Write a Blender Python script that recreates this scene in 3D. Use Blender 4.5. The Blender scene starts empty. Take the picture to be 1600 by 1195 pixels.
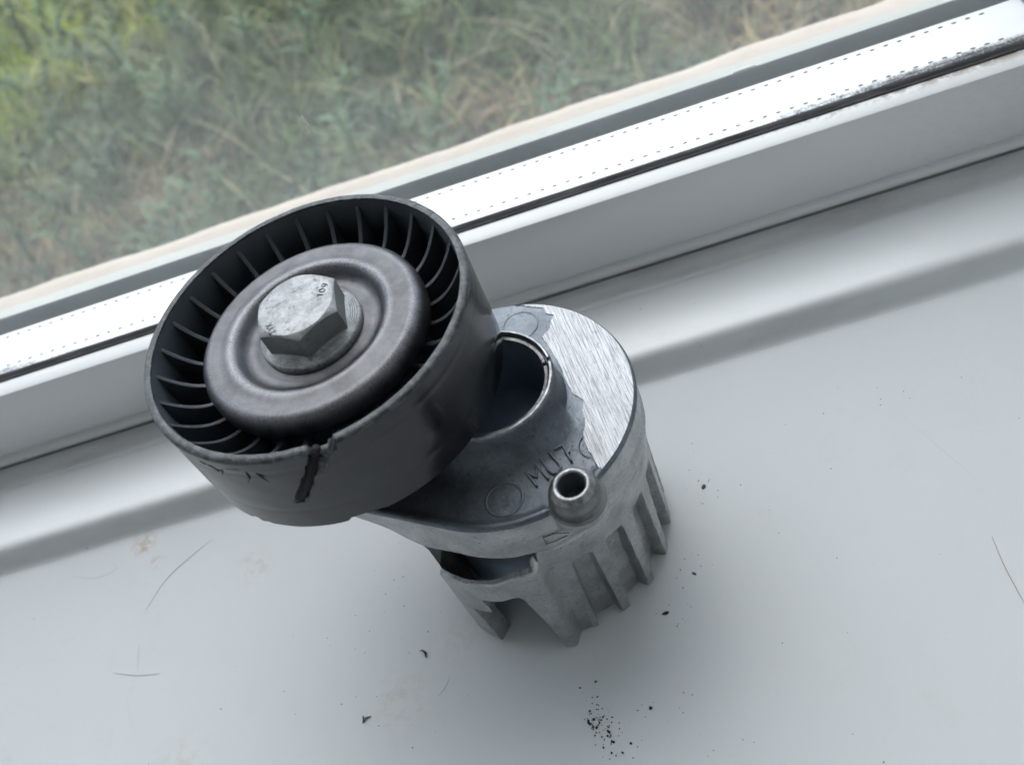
import bpy, math, random
import numpy as np
from mathutils import Vector, Matrix, noise
random.seed(7)
scene = bpy.context.scene
COL = scene.collection
U = 0.001            # everything below is written in millimetres
PI = math.pi
def rad(a): return math.radians(a)

# ------------------------------------------------------------------ camera
cam_d = bpy.data.cameras.new('camera')
cam = bpy.data.objects.new('camera', cam_d); COL.objects.link(cam)
cam.matrix_world = Matrix(((0.94999889, 0.28863077, 0.11914022, 28.884*U),
                           (-0.14526149, 0.74625887, -0.64961281, -130.858*U),
                           (-0.2764077, 0.59982496, 0.75087203, 212.852*U),
                           (0, 0, 0, 1)))
cam_d.sensor_width = 36.0
cam_d.lens = 36.0*1504.32/1600.0
cam_d.clip_start = 0.005; cam_d.clip_end = 2000
cam_d.dof.use_dof = True
cam_d.dof.focus_distance = 0.213
cam_d.dof.aperture_fstop = 19.0
scene.camera = cam

# ------------------------------------------------------------------ sky, sun, exposure
SUN_EL, SUN_AZ = rad(60), rad(-14)          # azimuth measured from +y (out of the window) towards +x
w = bpy.data.worlds.new('World'); scene.world = w; w.use_nodes = True
nt = w.node_tree; nt.nodes.clear()
sky = nt.nodes.new('ShaderNodeTexSky'); sky.sky_type = 'NISHITA'; sky.sun_disc = False
sky.sun_elevation = SUN_EL; sky.sun_rotation = SUN_AZ
sky.air_density = 1.0; sky.dust_density = 1.5; sky.ozone_density = 1.0
hs = nt.nodes.new('ShaderNodeHueSaturation'); hs.inputs['Saturation'].default_value = 0.54   # overcast: nearly colourless
bg = nt.nodes.new('ShaderNodeBackground'); bg.inputs['Strength'].default_value = 0.12
wo = nt.nodes.new('ShaderNodeOutputWorld')
nt.links.new(sky.outputs[0], hs.inputs['Color']); nt.links.new(hs.outputs[0], bg.inputs['Color']); nt.links.new(bg.outputs[0], wo.inputs[0])
sd = bpy.data.lights.new('sun', 'SUN'); sd.energy = 0.9; sd.angle = rad(70); sd.color = (1.0, 0.99, 0.975)
sun = bpy.data.objects.new('sun', sd); COL.objects.link(sun)
sv = Vector((math.sin(SUN_AZ)*math.cos(SUN_EL), math.cos(SUN_AZ)*math.cos(SUN_EL), math.sin(SUN_EL)))
sun.rotation_euler = sv.to_track_quat('Z', 'Y').to_euler(); sun.location = (0, 3, 4)
scene.view_settings.view_transform = 'Standard'; scene.view_settings.look = 'None'
scene.view_settings.gamma = 1.0; scene.view_settings.use_curve_mapping = False
scene.view_settings.exposure = 1.78
cy = scene.cycles
cy.max_bounces = 10; cy.diffuse_bounces = 5; cy.glossy_bounces = 4; cy.transparent_max_bounces = 16
cy.transmission_bounces = 4; cy.caustics_reflective = False; cy.caustics_refractive = False
cy.use_denoising = True; cy.sample_clamp_indirect = 6.0
try: cy.denoiser = 'OPENIMAGEDENOISE'
except Exception: pass

# ------------------------------------------------------------------ material helpers
class NT:
    def __init__(s, name):
        s.m = bpy.data.materials.new(name); s.m.use_nodes = True
        s.t = s.m.node_tree; s.t.nodes.clear()
        s.out = s.t.nodes.new('ShaderNodeOutputMaterial')
        s.co = s.t.nodes.new('ShaderNodeTexCoord').outputs['Object']
    def n(s, typ, **kw):
        nd = s.t.nodes.new('ShaderNode'+typ)
        for k, v in kw.items():
            if k.startswith('i_'):
                key = k[2:].replace('_', ' ')
                nd.inputs[key].default_value = v
            else: setattr(nd, k, v)
        return nd
    def l(s, a, b): s.t.links.new(a, b)
    def map(s, scale=(1, 1, 1), rot=(0, 0, 0), src=None):
        m = s.n('Mapping'); m.inputs['Scale'].default_value = scale; m.inputs['Rotation'].default_value = rot
        s.l(src or s.co, m.inputs[0]); return m.outputs[0]
    def noise(s, scale, detail=4, rough=.55, src=None, dist=0.0):
        nd = s.n('TexNoise'); nd.inputs['Scale'].default_value = scale; nd.inputs['Detail'].default_value = detail
        nd.inputs['Roughness'].default_value = rough; nd.inputs['Distortion'].default_value = dist
        s.l(src or s.co, nd.inputs['Vector']); return nd.outputs['Fac']
    def ramp(s, f, stops):
        r = s.n('ValToRGB'); e = r.color_ramp.elements
        while len(e) < len(stops): e.new(.5)
        for x, (p, c) in zip(e, stops):
            x.position = p; x.color = c if len(c) == 4 else (*c, 1)
        s.l(f, r.inputs[0]); return r.outputs[0]
    def math(s, op, a, b=None, c=None, clamp=False):
        m = s.n('Math', operation=op, use_clamp=clamp)
        for i, v in enumerate((a, b, c)):
            if v is None: continue
            if isinstance(v, (int, float)): m.inputs[i].default_value = v
            else: s.l(v, m.inputs[i])
        return m.outputs[0]
    def mix(s, f, a, b):
        m = s.n('Mix', data_type='RGBA')
        if isinstance(f, (int, float)): m.inputs[0].default_value = f
        else: s.l(f, m.inputs[0])
        for i, v in ((6, a), (7, b)):
            if isinstance(v, tuple): m.inputs[i].default_value = (*v[:3], 1)
            else: s.l(v, m.inputs[i])
        return m.outputs[2]
    def sep(s, src=None):
        x = s.n('SeparateXYZ'); s.l(src or s.co, x.inputs[0]); return x.outputs
    def step(s, v, a, b):
        m = s.n('MapRange', interpolation_type='SMOOTHSTEP'); s.l(v, m.inputs[0])
        m.inputs[1].default_value = a; m.inputs[2].default_value = b; return m.outputs[0]
    def bump(s, h, strength=.3, dist=.0002, nrm=None):
        b = s.n('Bump'); b.inputs['Strength'].default_value = strength; b.inputs['Distance'].default_value = dist
        s.l(h, b.inputs['Height'])
        if nrm: s.l(nrm, b.inputs['Normal'])
        return b.outputs[0]
    def bsdf(s, col, rough=.5, metal=0., nrm=None, spec=.5, coat=0., coatr=.1, sheen=0):
        p = s.n('BsdfPrincipled')
        for k, v in (('Base Color', col), ('Roughness', rough), ('Metallic', metal), ('Specular IOR Level', spec), ('Coat Weight', coat), ('Coat Roughness', coatr)):
            if isinstance(v, tuple): p.inputs[k].default_value = (*v[:3], 1)
            elif isinstance(v, (int, float)): p.inputs[k].default_value = v
            else: s.l(v, p.inputs[k])
        if nrm: s.l(nrm, p.inputs['Normal'])
        return p.outputs[0]
    def done(s, sh): s.l(sh, s.out.inputs[0]); return s.m

def m_cast(name, c1=(.29, .30, .305), c2=(.53, .54, .54), grime=.55, rough=.42, metal=.85):
    t = NT(name)
    big = t.noise(190, 8, .72); fine = t.noise(1300, 4, .7); mid = t.noise(380, 7, .75, dist=.3)
    col = t.mix(t.step(big, .3, .72), c1, c2)
    g = t.math('MULTIPLY', t.step(mid, .50, .72), grime)
    col = t.mix(g, col, (.045, .05, .055))
    pits = t.math('MAXIMUM', t.step(t.noise(1500, 2, .5), .67, .74), t.step(t.noise(2600, 3, .7), .63, .70))
    col = t.mix(t.math('MULTIPLY', pits, .65), col, (.03, .03, .035))
    r = t.math('MULTIPLY_ADD', mid, .28, rough-.14)
    h = t.math('SUBTRACT', t.math('ADD', t.math('MULTIPLY', mid, .5), t.math('MULTIPLY', fine, .7)), t.math('MULTIPLY', pits, .5))
    return t.done(t.bsdf(col, r, metal, t.bump(h, .38, .00022)))

def m_rubber(name):
    t = NT(name)
    st = t.noise(60, 4, .6, src=t.map((1, 1, .35))); sc = t.noise(700, 4, .7, src=t.map((1, 1, .3)))
    col = t.mix(t.step(st, .35, .7), (.006, .0068, .008), (.015, .017, .020))
    cir = t.noise(1, 5, .7, src=t.map((14, 14, 1100)))
    dust = t.step(t.noise(1100, 4, .8), .60, .72)
    col = t.mix(t.math('MULTIPLY', t.step(cir, .50, .74), .40), col, (.027, .030, .035))
    col = t.mix(t.math('MULTIPLY', dust, .18), col, (.12, .12, .125))
    r = t.math('ADD', t.math('MULTIPLY', st, .20), t.math('MULTIPLY_ADD', cir, .16, .04))
    return t.done(t.bsdf(col, r, 0, t.bump(t.math('ADD', sc, cir), .12, .0001), .6))
def m_rim(name):
    t = NT(name)
    a = t.noise(260, 5, .7); hf = t.noise(900, 5, .8)
    col = t.mix(t.step(t.math('MULTIPLY_ADD', hf, .5, t.math('MULTIPLY', a, .5)), .46, .56), (.018, .021, .025), (.072, .081, .090))
    return t.done(t.bsdf(col, .42, 0, t.bump(t.math('ADD', a, hf), .6, .0003), .5))
def m_steel(name, c1, c2, rough=.35, metal=.9, sc=150, grime=.3):
    t = NT(name)
    a = t.noise(sc, 6, .65); f = t.noise(1400, 3, .6)
    col = t.mix(t.step(a, .35, .7), c1, c2)
    sp = t.step(t.noise(800, 4, .75), .60, .70)
    col = t.mix(t.math('MULTIPLY', sp, grime), col, (.04, .037, .035))
    return t.done(t.bsdf(col, t.math('MULTIPLY_ADD', a, .25, rough-.1), metal, t.bump(t.math('ADD', a, t.math('MULTIPLY', f, .5)), .22, .00015)))
def m_plain(name, col, rough=.6, metal=0, bumpscale=None, var=.15):
    t = NT(name)
    a = t.noise(bumpscale or 200, 4, .6)
    c = t.mix(a, tuple(x*(1-var) for x in col), tuple(min(1, x*(1+var)) for x in col))
    return t.done(t.bsdf(c, rough, metal, t.bump(a, .15, .0002)))

M = {}
M['cast'] = m_cast('cast_aluminium')
M['cast_top'] = m_cast('cast_aluminium_arm', (.11, .125, .145), (.215, .235, .265), .6, .52, .75)
M['spigot'] = m_steel('turned_steel', (.14, .145, .145), (.26, .265, .26), .48, .85, 260, .5)
M['cast_lip'] = m_steel('polished_lip', (.16, .165, .17), (.40, .41, .42), .40, .9, 500, .6)
def m_cap():
    t = NT('stamped_steel')
    x, y, z = t.sep()
    rr = t.math('SQRT', t.math('ADD', t.math('MULTIPLY', x, x), t.math('MULTIPLY', y, y)))
    a = t.noise(170, 6, .65); f = t.noise(2400, 4, .7)
    def ring(c, w_): return t.math('SUBTRACT', 1, t.step(t.math('ABSOLUTE', t.math('SUBTRACT', rr, c)), w_*.25, w_))
    wear = t.math('MAXIMUM', ring(.0170, .0016), ring(.0230, .0016))
    wear = t.math('MULTIPLY', wear, t.step(t.math('MULTIPLY_ADD', f, .7, t.math('MULTIPLY', a, .3)), .30, .66))
    col = t.mix(t.step(a, .3, .7), (.066, .066, .070), (.118, .118, .125))
    col = t.mix(wear, col, (.20, .20, .212))
    col = t.mix(t.math('MULTIPLY', t.step(t.noise(800, 4, .75), .62, .70), .5), col, (.03, .028, .027))
    rgh = t.math('MULTIPLY_ADD', a, .2, .34)
    return t.done(t.bsdf(col, rgh, .85, t.bump(t.math('ADD', a, t.math('MULTIPLY', f, .9)), .42, .00015)))
M['rubber'] = m_rubber('black_plastic'); M['rim'] = m_rim('scuffed_plastic_rim')
M['fan'] = m_plain('dark_plastic_web_hole_shade', (.060, .072, .084), .42, 0, 300)
M['fan_rib'] = m_plain('plastic_rib', (.045, .053, .061), .40, 0, 300)
M['cap'] = m_cap()
def m_zinc():
    t = NT('zinc_plated_head')
    a = t.noise(300, 6, .7, dist=.6); b = t.noise(120, 5, .7)
    col = t.mix(t.step(a, .36, .64), (.23, .24, .245), (.37, .38, .385))
    st = t.math('MULTIPLY', t.step(t.noise(900, 6, .8, dist=.4), .52, .62), t.step(b, .44, .56))
    col = t.mix(t.math('MULTIPLY', st, .75), col, (.075, .07, .066))
    rust = t.math('MULTIPLY', t.step(t.noise(420, 4, .7), .66, .74), .4)
    col = t.mix(rust, col, (.20, .13, .085))
    return t.done(t.bsdf(col, .52, .35, t.bump(t.math('ADD', a, t.noise(1500, 3)), .30, .00018)))
M['zinc'] = m_zinc()
M['zinc_side'] = m_steel('zinc_plated_side', (.24, .25, .25), (.34, .35, .355), .45, .6, 260, .55)
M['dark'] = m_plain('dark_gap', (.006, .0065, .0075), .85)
M['bore'] = m_plain('bore_metal', (.20, .26, .33), .5, .2)
M['ink'] = m_plain('stamped_mark', (.05, .05, .05), .7)
M['crumb'] = m_plain('black_crumb', (.014, .015, .017), .6)

def m_brushed():
    t = NT('brushed_aluminium')
    v = t.n('VectorRotate'); v.rotation_type = 'Z_AXIS'; v.inputs['Angle'].default_value = rad(-7); t.l(t.co, v.inputs['Vector'])
    mp = t.map((4200, 90, 160), src=v.outputs[0])
    s1 = t.noise(1, 4, .6, src=mp); mp2 = t.map((6000, 260, 260), src=v.outputs[0]); s2 = t.noise(1, 3, .6, src=mp2)
    f = t.math('ADD', t.math('MULTIPLY', s1, .55), t.math('MULTIPLY', s2, .45))
    col = t.mix(t.step(f, .36, .6), (.15, .155, .163), (.34, .35, .362))
    d = t.step(t.noise(420, 6, .75), .57, .68)
    col = t.mix(t.math('MULTIPLY', d, .55), col, (.13, .135, .14))
    pt = t.step(t.noise(1900, 3, .7), .62, .68)
    col = t.mix(t.math('MULTIPLY', pt, .5), col, (.10, .10, .11))
    return t.done(t.bsdf(col, .42, .75, t.bump(f, .6, .00025)))
M['brushed'] = m_brushed()

def m_sill():
    t = NT('white_gloss_sill')
    x, y, z = t.sep()
    a = t.noise(9, 5, .6); b = t.noise(55, 5, .65)
    col = t.mix(a, (.63, .655, .675), (.70, .715, .73))
    st = t.math('MULTIPLY', t.step(b, .60, .74), .16)
    col = t.mix(st, col, (.52, .46, .38))
    # tiny specks of grit
    sp = t.step(t.noise(420, 2, .5), .755, .79)
    col = t.mix(t.math('MULTIPLY', sp, .55), col, (.16, .15, .14))
    # brownish grime and painted shade lying along the two coves
    cove1 = t.math('MULTIPLY', t.step(y, .0640, .0665), t.math('SUBTRACT', 1, t.step(y, .0715, .0760)))
    gn = t.step(t.noise(60, 5, .7, src=t.map((.25, 1, 1))), .38, .72)
    col = t.mix(t.math('MULTIPLY', cove1, t.math('MULTIPLY_ADD', gn, .35, .25)), col, (.27, .245, .21))
    cove2 = t.math('MULTIPLY', t.step(y, .0380, .0400), t.math('SUBTRACT', 1, t.step(y, .0430, .0455)))
    col = t.mix(t.math('MULTIPLY', cove2, t.math('MULTIPLY_ADD', gn, .22, .12)), col, (.28, .27, .25))
    # faint tan stains
    def spot(cx, cy, r):
        dx = t.math('SUBTRACT', x, cx); dy = t.math('SUBTRACT', y, cy)
        d = t.math('SQRT', t.math('ADD', t.math('MULTIPLY', dx, dx), t.math('MULTIPLY', dy, dy)))
        return t.math('MULTIPLY', t.math('SUBTRACT', 1, t.step(d, r*.2, r)), t.step(t.noise(330, 5, .7), .44, .60))
    for cx, cy, r, k in ((-.1226, .0346, .006, .5), (-.1176, .0272, .004, .35), (-.1215, .0335, .0025, .6), (-.086, .0165, .008, .25), (-.046, -.0335, .012, .2), (-.105, -.035, .012, .18), (-.030, -.022, .010, .15)):
        col = t.mix(t.math('MULTIPLY', spot(cx, cy, r), k), col, (.50, .36, .24))
    # thin dirt line where the cove meets the flat, and faint fine scuffs
    ln = t.math('SUBTRACT', 1, t.step(t.math('ABSOLUTE', t.math('SUBTRACT', y, .0382)), .0001, .0006))
    col = t.mix(t.math('MULTIPLY', ln, t.math('MULTIPLY', gn, .35)), col, (.30, .28, .25))
    l2 = t.math('SUBTRACT', 1, t.step(t.math('ABSOLUTE', t.math('SUBTRACT', y, .0732)), .0002, .0006))  # dark line painted for the shadow gap under the frame foot
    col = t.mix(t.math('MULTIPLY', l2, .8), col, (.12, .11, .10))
    film = t.noise(1600, 5, .8); sm = t.noise(75, 6, .75, dist=1.2)
    col = t.mix(t.math('MULTIPLY', t.step(film, .45, .75), .10), col, (.45, .45, .45))
    col = t.mix(t.math('MULTIPLY', t.step(sm, .54, .70), .08), col, (.50, .48, .44))
    for ang, sx in ((25, 1), (-40, 1), (70, 1)):
        vv = t.n('VectorRotate'); vv.rotation_type = 'Z_AXIS'; vv.inputs['Angle'].default_value = rad(ang); t.l(t.co, vv.inputs['Vector'])
        ff = t.noise(1, 2, .5, src=t.map((16, 1500, 16), src=vv.outputs[0]))
        mk = t.math('MULTIPLY', t.step(ff, .72, .80), t.step(t.noise(14+ang*.05, 3), .50, .62))
        col = t.mix(t.math('MULTIPLY', mk, .22), col, (.40, .40, .41))
    h = t.math('ADD', t.math('MULTIPLY', t.noise(26, 3, .5), 1.0), t.math('MULTIPLY', t.noise(900, 3, .6), .035))
    return t.done(t.bsdf(col, t.math('MULTIPLY_ADD', sm, .18, .14), 0, t.bump(h, .08, .0012), .5))
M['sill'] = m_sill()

def m_pvc(name='white_pvc', dirt=False):
    t = NT(name)
    x, y, z = t.sep()
    a = t.noise(14, 4, .6)
    col = t.mix(a, (.70, .71, .71), (.76, .765, .765))
    if dirt:   # brown mould along the top edge of the bead, heavier towards the right-hand corner
        n = t.noise(480, 6, .8, src=t.map((.5, 1, 1)))
        edge = t.step(y, .0022, .0052)
        right = t.step(x, .045, .150); left = t.math('SUBTRACT', 1, t.step(x, -.170, -.120))
        k = t.math('ADD', t.math('MULTIPLY', right, .21), t.math('MULTIPLY', edge, .06))
        k = t.math('ADD', k, t.math('MULTIPLY', left, .02))
        m = t.math('MULTIPLY', t.step(t.math('ADD', n, k), .66, .76), t.math('MULTIPLY_ADD', edge, .75, .05))
        col = t.mix(m, col, t.mix(t.noise(900, 2), (.10, .07, .05), (.34, .24, .16)))
    return t.done(t.bsdf(col, .28, 0, t.bump(t.noise(300, 3), .05, .0002), .5))
M['pvc'] = m_pvc(); M['bead'] = m_pvc('white_pvc_bead', True)
def m_gasket():
    t = NT('black_gasket')
    n = t.noise(700, 5, .7, src=t.map((.12, 1, 1)))
    col = t.mix(t.step(n, .42, .68), (.014, .016, .019), (.060, .057, .057))
    return t.done(t.bsdf(col, .7, 0, t.bump(n, .4, .0003)))
M['gasket'] = m_gasket()
def m_og():
    t = NT('grey_green_gasket')
    n = t.noise(60, 5, .65, src=t.map((.15, 1, 1)))
    col = t.mix(n, (.065, .090, .100), (.115, .145, .155))
    return t.done(t.bsdf(col, .5, 0))
M['outer_gasket'] = m_og()
def m_spacer():
    t = NT('ribbed_white_aluminium')
    x, y, z = t.sep()
    wv = t.math('SINE', t.math('MULTIPLY', y, 2*PI/.00115))
    n = t.math('MULTIPLY_ADD', t.noise(1500, 4, .75), .55, t.math('MULTIPLY', t.noise(420, 6, .8, src=t.map((.6, 1, 1))), .45))
    low = t.math('SUBTRACT', 1, t.step(y, .0008, .0052))   # mould creeping up from the gasket
    ends = t.math('ADD', t.step(x, .02, .15), t.math('MULTIPLY', t.math('SUBTRACT', 1, t.step(x, -.16, -.10)), .7))
    k = t.math('ADD', t.math('MULTIPLY', low, .10), t.math('MULTIPLY', t.math('MULTIPLY', ends, low), .24))
    pat = t.noise(30, 3, .5)
    k = t.math('ADD', k, t.math('MULTIPLY_ADD', pat, .30, -.17))
    m = t.math('MULTIPLY', t.step(t.math('ADD', n, k), .62, .84), t.step(low, .02, .1))
    col = t.mix(m, (.86, .875, .89), (.03, .03, .032))
    return t.done(t.bsdf(col, .42, .25, t.bump(wv, .35, .00012)))
M['spacer'] = m_spacer()
M['hole'] = m_plain('spacer_hole_dark', (.045, .048, .052), .7)
def m_glass(name, dust):
    t = NT(name)
    tr = t.n('BsdfTransparent'); tr.inputs[0].default_value = (.975, .985, .985, 1)
    gl = t.n('BsdfGlossy'); gl.inputs['Roughness'].default_value = .01
    lw = t.n('LayerWeight'); lw.inputs['Blend'].default_value = .5
    fr = t.math('MULTIPLY_ADD', t.math('POWER', lw.outputs['Facing'], 5.0), .5, .035, clamp=True)
    m1 = t.n('MixShader'); t.l(fr, m1.inputs[0]); t.l(tr.outputs[0], m1.inputs[1]); t.l(gl.outputs[0], m1.inputs[2])
    df = t.n('BsdfTranslucent'); df.inputs[0].default_value = (.80, .84, .84, 1)
    d2 = t.n('BsdfDiffuse'); d2.inputs[0].default_value = (.80, .84, .84, 1)
    ad = t.n('MixShader'); ad.inputs[0].default_value = .5; t.l(df.outputs[0], ad.inputs[1]); t.l(d2.outputs[0], ad.inputs[2])
    x, y, z = t.sep()
    low = t.math('SUBTRACT', 1, t.step(z, .045, .125))
    sm = t.step(t.noise(22, 5, .65, dist=.8), .3, .75)
    sp = t.step(t.noise(600, 2, .5), .70, .76)
    f = t.math('MULTIPLY', t.math('ADD', t.math('MULTIPLY_ADD', low, 1.1, .22), t.math('MULTIPLY', sm, .5)), dust)  # dust plus a painted veil for reflected haze, stronger low down
    f = t.math('ADD', f, t.math('MULTIPLY', sp, dust*1.1), clamp=True)
    m2 = t.n('MixShader'); t.l(f, m2.inputs[0]); t.l(m1.outputs[0], m2.inputs[1]); t.l(ad.outputs[0], m2.inputs[2])
    return t.done(m2.outputs[0])
M['glass'] = m_glass('dusty_hazed_glass', .024); M['glass2'] = m_glass('dusty_hazed_outer_glass', .034)
def m_stone():
    t = NT('rendered_ledge')
    a = t.noise(40, 6, .65); b = t.noise(350, 5, .7)
    col = t.mix(a, (.42, .35, .29), (.52, .45, .385))
    col = t.mix(t.math('MULTIPLY', t.step(b, .58, .7), .3), col, (.28, .22, .18))
    return t.done(t.bsdf(col, .9, 0, t.bump(b, .6, .001)))
M['stone'] = m_stone()
def m_oframe():
    t = NT('weathered_white_frame')
    b = t.noise(300, 5, .7)
    col = t.mix(t.noise(30, 4), (.33, .33, .295), (.42, .42, .385))
    col = t.mix(t.math('MULTIPLY', t.step(b, .66, .74), .6), col, (.12, .12, .11))
    return t.done(t.bsdf(col, .5, 0))
M['oframe'] = m_oframe()
def m_ground():
    t = NT('soil_and_thatch')
    a = t.noise(5, 6, .65); b = t.noise(40, 6, .7)
    col = t.mix(t.step(a, .4, .62), (.055, .075, .035), (.16, .125, .085))
    col = t.mix(t.step(b, .35, .7), col, (.05, .06, .04))
    return t.done(t.bsdf(col, .95, 0, t.bump(b, 1, .01)))
M['ground'] = m_ground()
def m_grass():
    t = NT('grass_blades')
    at = t.n('Attribute'); at.attribute_name = 'tint'
    p = t.n('BsdfPrincipled'); t.l(at.outputs['Color'], p.inputs['Base Color']); p.inputs['Roughness'].default_value = .6
    tl = t.n('BsdfTranslucent'); t.l(at.outputs['Color'], tl.inputs[0])
    mx = t.n('MixShader'); mx.inputs[0].default_value = .3; t.l(p.outputs[0], mx.inputs[1]); t.l(tl.outputs[0], mx.inputs[2])
    return t.done(mx.outputs[0])
M['grass'] = m_grass()
M['wall'] = m_plain('room_plaster', (.90, .90, .89), .9)
M['floor'] = m_plain('room_carpet', (.80, .79, .77), .95)  # walls and floor whitened to bounce fill light
M['brick'] = m_plain('outside_render', (.42, .36, .30), .95)
M['hair'] = m_plain('fine_hair', (.36, .34, .33), .5); M['hair_red'] = m_plain('reddish_hair', (.42, .32, .28), .5)
M['pale'] = m_plain('pale_straw', (.75, .74, .66), .7)

# ------------------------------------------------------------------ mesh helpers
def mesh_obj(name, V, F, mats, parent=None, org=(0, 0, 0), loc=None, smooth=True, midx=None, kind=None, autos=None):
    me = bpy.data.meshes.new(name)
    V = (np.asarray(V, dtype=float)-np.asarray(org, dtype=float))*U
    me.from_pydata([tuple(v) for v in V.tolist()], [], [tuple(f) for f in F])
    for m in (mats if isinstance(mats, (list, tuple)) else [mats]): me.materials.append(M[m])
    if midx is not None: me.polygons.foreach_set('material_index', list(midx))
    if smooth: me.polygons.foreach_set('use_smooth', [True]*len(me.polygons))
    me.update()
    if autos and smooth: me.set_sharp_from_angle(angle=rad(autos))
    o = bpy.data.objects.new(name, me); COL.objects.link(o)
    if parent: o.parent = parent
    if loc is not None: o.location = tuple(c*U for c in loc)
    if kind: o['kind'] = kind
    return o
def empty(name, loc, label, cat, group=None):
    o = bpy.data.objects.new(name, None); COL.objects.link(o); o.location = tuple(c*U for c in loc)
    o.empty_display_size = .02; o['label'] = label; o['category'] = cat
    if group: o['group'] = group
    return o
def tag(o, label, cat, group=None):
    o['label'] = label; o['category'] = cat
    if group: o['group'] = group
    return o
def lathe(prof, n=96, c=(0, 0), rot=0):
    V = []; F = []
    k = len(prof)
    for i in range(n):
        a = rot+2*PI*i/n
        for r, z in prof: V.append((c[0]+r*math.cos(a), c[1]+r*math.sin(a), z))
    for i in range(n):
        j = (i+1) % n
        for q in range(k-1): F.append((i*k+q, j*k+q, j*k+q+1, i*k+q+1))
    return V, F
def tube(path, r, n=8, cap=True):
    P = [Vector(p) for p in path]; V = []; F = []
    rr = r if isinstance(r, (list, tuple)) else [r]*len(P)
    up = Vector((0, 0, 1))
    for i, p in enumerate(P):
        d = (P[min(i+1, len(P)-1)]-P[max(i-1, 0)]).normalized()
        s = d.cross(up)
        if s.length < 1e-4: s = d.cross(Vector((1, 0, 0)))
        s.normalize(); t = s.cross(d)
        for k in range(n):
            a = 2*PI*k/n; V.append(tuple(p+(s*math.cos(a)+t*math.sin(a))*rr[i]))
    for i in range(len(P)-1):
        for k in range(n):
            F.append((i*n+k, i*n+(k+1) % n, (i+1)*n+(k+1) % n, (i+1)*n+k))
    if cap: F.append(tuple(range(n-1, -1, -1))); F.append(tuple((len(P)-1)*n+k for k in range(n)))
    return V, F
def join(*parts):
    V = []; F = []
    for v, f in parts:
        b = len(V); V += list(v); F += [tuple(i+b for i in q) for q in f]
    return V, F
def boxm(x0, x1, y0, y1, z0, z1):
    V = [(x, y, z) for z in (z0, z1) for y in (y0, y1) for x in (x0, x1)]
    return V, [(0, 2, 3, 1), (4, 5, 7, 6), (0, 1, 5, 4), (2, 6, 7, 3), (0, 4, 6, 2), (1, 3, 7, 5)]
def bevel_box(x0, x1, y0, y1, z0, z1, b):
    import bmesh
    V, F = boxm(x0, x1, y0, y1, z0, z1)
    bm = bmesh.new(); vs = [bm.verts.new(v) for v in V]
    for f in F: bm.faces.new([vs[i] for i in f])
    bmesh.ops.bevel(bm, geom=bm.edges[:], offset=b, segments=3, affect='EDGES', profile=.5)
    bm.verts.index_update()
    V = [tuple(v.co) for v in bm.verts]; F = [tuple(v.index for v in f.verts) for f in bm.faces]; bm.free()
    return V, F
def extrude_x(prof, xs):
    """closed (y,z) profile swept along x"""
    V = []; F = []; k = len(prof)
    for x in xs:
        for y, z in prof: V.append((x, y, z))
    for i in range(len(xs)-1):
        for q in range(k): F.append((i*k+q, i*k+(q+1) % k, (i+1)*k+(q+1) % k, (i+1)*k+q))
    F.append(tuple(range(k-1, -1, -1))); F.append(tuple((len(xs)-1)*k+q for q in range(k)))
    return V, F
def ss(x, a, b):
    if a == b: return 0. if x < a else 1.
    t = min(1, max(0, (x-a)/(b-a))); return t*t*(3-2*t)
def nz(x, y, z, s): return noise.noise(Vector((x*s, y*s, z*s)))

# ------------------------------------------------------------------ the setting
XL, XR = -1500, 190
xs = list(np.linspace(XL, XR, 60))
def arc(c, r, a0, a1, n):
    return [(c[0]+r*math.cos(rad(a0+(a1-a0)*i/n)), c[1]+r*math.sin(rad(a0+(a1-a0)*i/n))) for i in range(n+1)]
# window sill board: front flat, cove up to a ledge, second cove up to the frame
prof = [(-200, -6)]+arc((-194, -6), 6, 180, 90, 6)
for i in range(13):
    t = i/12; prof.append((38.2+7.6*t, 7.2*(ss(t, -.04, .66)-ss(0, -.04, .66))/(1-ss(0, -.04, .66))*.80+7.2*.20*ss(t, 0, 1)))
for i in range(13):
    t = i/12; prof.append((64.8+7.0*t, 7.2+2.0*ss(t, 0, 1)))
prof += [(79, 9.2), (79, -30), (-200, -30)]
prof = [(y, z-.0) for y, z in prof]
V, F = extrude_x(prof, xs)
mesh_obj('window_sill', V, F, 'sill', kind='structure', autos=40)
# unseen room shell, shaped to block and bounce light: the window wall round the opening, side walls, ceiling, floor, back wall
WH = 1350
V, F = join(boxm(-1700, XL-1, -190, 190, -700, 1700), boxm(XR+1, 700, -190, 190, -700, 1700),
            boxm(XL, XR, -190, 190, WH, 1700), boxm(XL, XR, -190, 100, -700, -32))
mesh_obj('window_wall', V, F, 'wall', kind='structure', smooth=False)
V, F = join(boxm(-1800, -1700, -1900, -190, -700, 1700), boxm(700, 800, -1900, -190, -700, 1700), boxm(-1800, 800, -2000, -1900, -700, 1700))
mesh_obj('room_wall', V, F, 'wall', kind='structure', smooth=False)
V, F = boxm(-1800, 800, -2000, 190, 1702, 1800); mesh_obj('ceiling', V, F, 'wall', kind='structure', smooth=False)
V, F = boxm(-1800, 800, -2000, 100, -800, -702); mesh_obj('floor', V, F, 'floor', kind='structure', smooth=False)
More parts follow.
